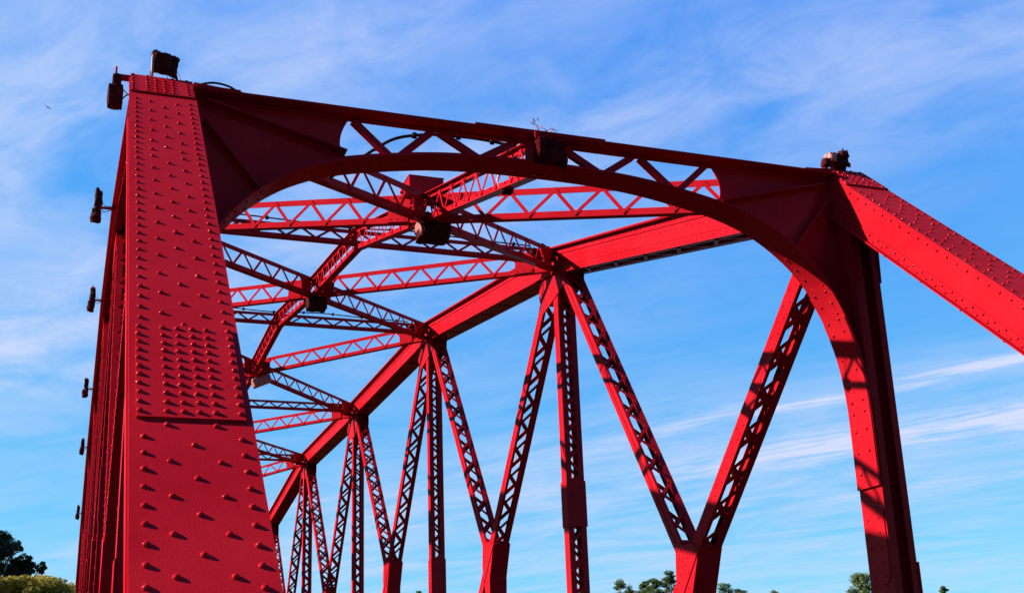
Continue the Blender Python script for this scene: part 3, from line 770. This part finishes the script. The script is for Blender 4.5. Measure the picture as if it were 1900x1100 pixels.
def leaf_cards(mb, c, rad, n, size, rnd, flat=1.0):
    for _ in range(n):
        while True:
            d = V((rnd.uniform(-1, 1), rnd.uniform(-1, 1), rnd.uniform(-1, 1)))
            if d.length < 1: break
        if d.length > 0.01: d = d.normalized() * (d.length ** 0.55)
        p = V((c[0] + d.x * rad[0], c[1] + d.y * rad[1], c[2] + d.z * rad[2]))
        a = V((rnd.gauss(0, 1), rnd.gauss(0, 1), rnd.gauss(0, 0.7))).normalized(); b = a.orthogonal().normalized(); b = (b + a.cross(b) * rnd.uniform(-1, 1)).normalized()
        s = size * rnd.uniform(0.6, 1.35)
        mb.add([p - a * s, p + b * s * 0.45 + a * s * 0.1, p + a * s, p - b * s * 0.45 - a * s * 0.1], [(0, 1, 2, 3)])

def tree(label, base, top_z, clumps, leaf, mat, seed, per=220, trunk_r=0.2, group=None):
    rnd = random.Random(seed)
    root = thing('tree', label, 'tree', (base[0], base[1], GROUND), group)
    h = top_z - GROUND
    t = MB(); pts = [V((rnd.uniform(-.02, .02) * h * k, rnd.uniform(-.02, .02) * h * k, h * 0.86 * k / 5)) for k in range(6)]
    t.tube(pts, trunk_r, 8, trunk_r * 0.25)
    cr = MB()
    for (dx, dy, z, r) in clumps:
        cz = z - GROUND
        k = max(1, min(4, int(cz / h * 5) - 1)); s0 = pts[k]
        mid = (s0 + V((dx, dy, cz))) / 2 + V((0, 0, -0.15 * r))
        t.tube([s0, mid, V((dx, dy, cz))], trunk_r * 0.35, 5, trunk_r * 0.08)
        for q in range(7):
            d = V((rnd.gauss(0, 1), rnd.gauss(0, 1), rnd.gauss(0, 0.8))); d = d.normalized() * r * rnd.uniform(0.35, 0.85)
            rr = r * rnd.uniform(0.22, 0.42)
            leaf_cards(cr, (dx + d.x, dy + d.y, cz + d.z), (rr, rr, rr * 0.8), per // 7, leaf, rnd)
        leaf_cards(cr, (dx, dy, cz), (r * 0.8, r * 0.8, r * 0.65), per // 3, leaf, rnd)
    t.build('trunk', BARK, root); cr.build('crown', mat, root)

def far_tree(px, py_top, dist, wpx, seed, label, mat=LEAF_TREE, dens=1.0, nrow=3):
    # a tree whose crown top stands at the photo height py_top, wpx pixels wide at the given distance
    P = raypt(px, py_top, dist); sc = dist / 2300.0
    rnd = random.Random(seed); wd = wpx * sc; top = P.z
    root = thing('tree', label, 'tree', (P.x, P.y, GROUND), 'trees on the far bank')
    h = top - GROUND; t = MB(); cr = MB()
    bend = rnd.uniform(-0.05, 0.05) * wd
    pts = [V((bend * math.sin(k), bend * math.cos(k * 1.3), h * 0.93 * k / 6)) for k in range(7)]
    t.tube(pts, 0.14 + wd * 0.015, 7, 0.05)
    for k in range(int(13 + 5 * nrow)):
        f = rnd.uniform(0, 1) ** 0.8                      # 0 at the crown top
        z = h - wd * 0.10 - f * wd * 0.85
        sp = wd * (0.10 + 0.42 * f ** 0.7)
        a = rnd.uniform(0, 2 * math.pi); rr_ = sp * rnd.uniform(0.25, 1.0)
        c = V((rr_ * math.cos(a), rr_ * math.sin(a), z))
        s0 = pts[3] + (pts[6] - pts[3]) * max(0.0, min(1.0, 1 - f * 1.1))
        t.tube([s0, (s0 + c) / 2 + V((0, 0, -0.1 * wd * rnd.random())), c + V((0, 0, -0.02 * wd))], 0.055, 4, 0.018)
        for q in range(3):
            d = V((rnd.gauss(0, 1), rnd.gauss(0, 1), rnd.gauss(0, 0.5))) * wd * 0.05
            r = wd * rnd.uniform(0.05, 0.12)
            leaf_cards(cr, c + d, (r * 1.4, r * 1.4, r * 0.7), int(58 * dens), 0.055 + 0.0004 * dist, rnd)
    t.build('trunk', BARK, root); cr.build('crown', mat, root)

far_tree(1148, 1070, 150, 52, 11, 'pale green bushy treetop at the left end of the group left of the forked node')
far_tree(1172, 1082, 158, 60, 12, 'low broad treetop tucked second in the group left of the forked node')
far_tree(1196, 1071, 150, 34, 13, 'small flat topped treetop with sky under its crown, mid group')
far_tree(1214, 1070, 146, 44, 14, 'rounded treetop between the flat one and the tall slender one')
far_tree(1240, 1058, 150, 40, 15, 'tall slender treetop standing highest beside the forked node')
far_tree(1346, 1078, 150, 56, 16, 'dense green treetop just right of the forked node')
far_tree(1372, 1090, 155, 40, 17, 'low treetop right of the dense one by the forked node')
far_tree(1434, 1091, 170, 34, 18, 'tiny treetop alone in the gap right of the forked node')
far_tree(1596, 1054, 120, 72, 19, 'large airy treetop half hidden behind the right hand portal post', LEAF_TREE, 1.4, 4)
far_tree(1748, 1086, 170, 30, 20, 'tiny treetop alone at the right of the portal post')
far_tree(776, 1092, 180, 22, 21, 'tiny treetop seen low between the laced posts in mid bridge')
# big dark tree at the far left
P = raypt(-30, 968, 92)
rnd = random.Random(5); cl = []
for k in range(105):
    dx = rnd.uniform(-5.0, 3.0); lim = P.z - max(0, dx - 0.3) ** 1.2 * 0.52 - max(0, -dx - 1.2) * 0.4
    cl.append((dx, rnd.uniform(-3.0, 3.0), lim - 0.6 - rnd.uniform(0, 1) ** 1.2 * 5.5, rnd.uniform(0.6, 1.0)))
for k in range(26):
    cl.append((rnd.uniform(2.2, 4.1), rnd.uniform(-1.5, 1.5), P.z - 2.7 - rnd.uniform(0, 2.4), rnd.uniform(0.45, 0.75)))
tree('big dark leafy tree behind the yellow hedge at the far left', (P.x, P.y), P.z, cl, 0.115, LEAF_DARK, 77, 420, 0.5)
# sunlit hedge in front of it
m = MB(); rnd = random.Random(9); x0 = -11.0
B0 = raypt(60, 1075, 74)
hz = B0.z
for k in range(230):
    dx = rnd.uniform(-5.5, 3.2); top = 0.30 - 0.02 * dx + 0.10 * math.sin(dx * 1.7) + 0.06 * math.sin(dx * 4.1) - max(0, dx - 0.4) * 0.26
    r = rnd.uniform(0.3, 0.5)
    leaf_cards(m, (B0.x + dx, B0.y + rnd.uniform(-1.6, 1.6), hz + top - r * 0.7 - rnd.uniform(0, 1) ** 2 * 4.5), (r * 1.2, r, r * 0.7), 200, 0.085, rnd)
st = MB()
for k in range(16):
    x = -7 + k * 0.64
    st.tube([V((B0.x + x, B0.y, GROUND)), V((B0.x + x + 0.2, B0.y + 0.1, hz - 2)), V((B0.x + x + 0.1, B0.y, hz - 0.6))], 0.07, 5, 0.02)
root = thing('hedge', 'sunlit yellow green hedge at the bottom left below the dark tree', 'hedge', (0, 0, 0))
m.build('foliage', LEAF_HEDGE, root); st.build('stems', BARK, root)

# ------------------------------------------------------------------ light and sky
sun = bpy.data.lights.new('sun', 'SUN'); sun.energy = 5.0; sun.angle = math.radians(0.53); sun.color = (1.0, 0.93, 0.84)
so = bpy.data.objects.new('sun', sun); C.objects.link(so); so.rotation_euler = SUN.to_track_quat('Z', 'Y').to_euler(); so.location = (-40, 20, 40)

w = bpy.data.worlds.new('World'); bpy.context.scene.world = w; w.use_nodes = True
nt = w.node_tree; N = nt.nodes; Lk = nt.links
bg = N['Background']
CLOUD = 1.1
sky = N.new('ShaderNodeTexSky'); sky.sky_type = 'NISHITA'; sky.sun_disc = False
sky.sun_elevation = math.asin(SUN.z); sky.sun_rotation = math.atan2(SUN.x, SUN.y)
sky.altitude = 50; sky.air_density = 1.0; sky.dust_density = 0.3; sky.ozone_density = 2.0
def math_node(op, a, b=None, c=None, clamp=False):
    n = N.new('ShaderNodeMath'); n.operation = op; n.use_clamp = clamp
    for k, v in enumerate((a, b, c)):
        if v is None: continue
        if isinstance(v, (int, float)): n.inputs[k].default_value = v
        else: Lk.new(v, n.inputs[k])
    return n.outputs[0]
tc = N.new('ShaderNodeTexCoord'); sep = N.new('ShaderNodeSeparateXYZ'); Lk.new(tc.outputs['Generated'], sep.inputs[0])
den = math_node('ADD', math_node('MAXIMUM', sep.outputs['Z'], 0.0), 0.10)
px = math_node('DIVIDE', sep.outputs['X'], den); py = math_node('DIVIDE', sep.outputs['Y'], den)
uu = math_node('SUBTRACT', math_node('MULTIPLY', px, 0.62), math_node('MULTIPLY', py, 0.78))
vv = math_node('ADD', math_node('MULTIPLY', px, 0.78), math_node('MULTIPLY', py, 0.62))
def layer(su, sv, off, det, rough, dist):
    cmb = N.new('ShaderNodeCombineXYZ')
    Lk.new(math_node('MULTIPLY', uu, su), cmb.inputs[0]); Lk.new(math_node('MULTIPLY', vv, sv), cmb.inputs[1]); cmb.inputs[2].default_value = off
    nz = N.new('ShaderNodeTexNoise'); nz.inputs['Scale'].default_value = 1.0; nz.inputs['Detail'].default_value = det; nz.inputs['Roughness'].default_value = rough; nz.inputs['Distortion'].default_value = dist
    Lk.new(cmb.outputs[0], nz.inputs['Vector']); return nz.outputs['Fac']
def smooth(v, lo, hi):
    rp = N.new('ShaderNodeMapRange'); rp.interpolation_type = 'SMOOTHSTEP'; rp.inputs['From Min'].default_value = lo; rp.inputs['From Max'].default_value = hi
    Lk.new(v, rp.inputs['Value']); return rp.outputs[0]
warp = layer(1.1, 1.6, 4.3, 3, 0.5, 0.0)
vw = math_node('ADD', vv, math_node('MULTIPLY', math_node('SUBTRACT', warp, 0.5), 0.30))
env = N.new('ShaderNodeValToRGB'); env.color_ramp.interpolation = 'B_SPLINE'
ENV = ((0.0, 0.04), (0.35, 0.08), (0.65, 0.55), (1.15, 0.55), (1.30, 0.20), (1.45, 0.85), (1.62, 0.50), (1.85, 0.14), (2.55, 0.02), (2.75, 0.18), (2.92, 0.80), (3.05, 0.35), (3.25, 0.85), (3.5, 0.55), (4.2, 0.5), (5.0, 0.4))
el = env.color_ramp.elements
el[0].position = 0.0; el[0].color = (ENV[0][1],) * 3 + (1,); el[1].position = 1.0; el[1].color = (ENV[-1][1],) * 3 + (1,)
for p, q in ENV[1:-1]:
    e = el.new(p / 5.0); e.color = (q, q, q, 1)
Lk.new(math_node('DIVIDE', vw, 5.0), env.inputs['Fac'])
left = math_node('MULTIPLY', smooth(uu, -0.5, -1.3), 0.22)
density = math_node('ADD', env.outputs['Color'], left)
soft = smooth(layer(1.6, 3.0, 1.7, 9, 0.60, 0.9), 0.28, 0.72)
fine = smooth(layer(1.5, 8.0, 8.1, 9, 0.62, 0.8), 0.36, 0.74)
mott = smooth(layer(5.0, 6.0, 2.9, 8, 0.65, 0.8), 0.32, 0.72)
lowz = smooth(vw, 1.9, 2.7)
fine_w = math_node('MULTIPLY', fine, math_node('ADD', math_node('MULTIPLY', lowz, 0.22), 0.10))
mott_w = math_node('MULTIPLY', mott, math_node('SUBTRACT', 0.36, math_node('MULTIPLY', lowz, 0.24)))
tex = math_node('ADD', math_node('ADD', math_node('MULTIPLY', soft, 0.50), fine_w), mott_w)
def band(centre, width):
    d = math_node('ABSOLUTE', math_node('SUBTRACT', vw, centre)); return smooth(d, width, 0.0)
frays = smooth(layer(2.6, 16.0, 5.5, 9, 0.65, 1.2), 0.34, 0.62)
bands = math_node('ADD', math_node('MULTIPLY', band(3.32, 0.19), 1.0), math_node('ADD', math_node('MULTIPLY', band(2.92, 0.07), 0.75), math_node('MULTIPLY', band(3.95, 0.10), 0.4)))
bands = math_node('MULTIPLY', math_node('MULTIPLY', bands, frays), math_node('MULTIPLY', smooth(uu, -1.9, -0.6), 0.95))
cl = math_node('ADD', math_node('MULTIPLY', math_node('MULTIPLY', density, tex), CLOUD), bands, clamp=True)
sc3 = N.new('ShaderNodeSeparateColor'); Lk.new(sky.outputs['Color'], sc3.inputs[0])
cc3 = N.new('ShaderNodeCombineColor')
for k, (g, a) in enumerate(((0.9, 0.29), (0.68, 1.02), (0.10, 3.85))):
    Lk.new(math_node('MULTIPLY', math_node('POWER', sc3.outputs[k], g), a), cc3.inputs[k])
mix = N.new('ShaderNodeMix'); mix.data_type = 'RGBA'; Lk.new(cl, mix.inputs['Factor']); Lk.new(cc3.outputs[0], mix.inputs['A']); mix.inputs['B'].default_value = (3.1, 3.45, 4.65, 1)
Lk.new(mix.outputs['Result'], bg.inputs['Color']); bg.inputs['Strength'].default_value = 0.0695

# ------------------------------------------------------------------ camera
sc = bpy.context.scene
cam = bpy.data.cameras.new('camera'); co = bpy.data.objects.new('camera', cam); C.objects.link(co); sc.camera = co
f = 2196.8; yaw, pit, rol = 0.35925, 0.28962, -0.03674
fw = V((math.sin(yaw) * math.cos(pit), math.cos(yaw) * math.cos(pit), math.sin(pit))); rt = V((math.cos(yaw), -math.sin(yaw), 0)); up = rt.cross(fw)
r2 = rt * math.cos(rol) + up * math.sin(rol); u2 = up * math.cos(rol) - rt * math.sin(rol)
M = Matrix((r2, u2, -fw)).transposed().to_4x4(); M.translation = CAM; co.matrix_world = M
cam.sensor_width = 36; cam.sensor_fit = 'HORIZONTAL'; cam.lens = 36 * f / 1900; cam.shift_y = 83 / 1900; cam.clip_start = 0.05; cam.clip_end = 8000
sc.view_settings.view_transform = 'Standard'; sc.view_settings.look = 'None'; sc.view_settings.gamma = 1.0; sc.view_settings.exposure = 1.62
sc.render.engine = 'CYCLES'
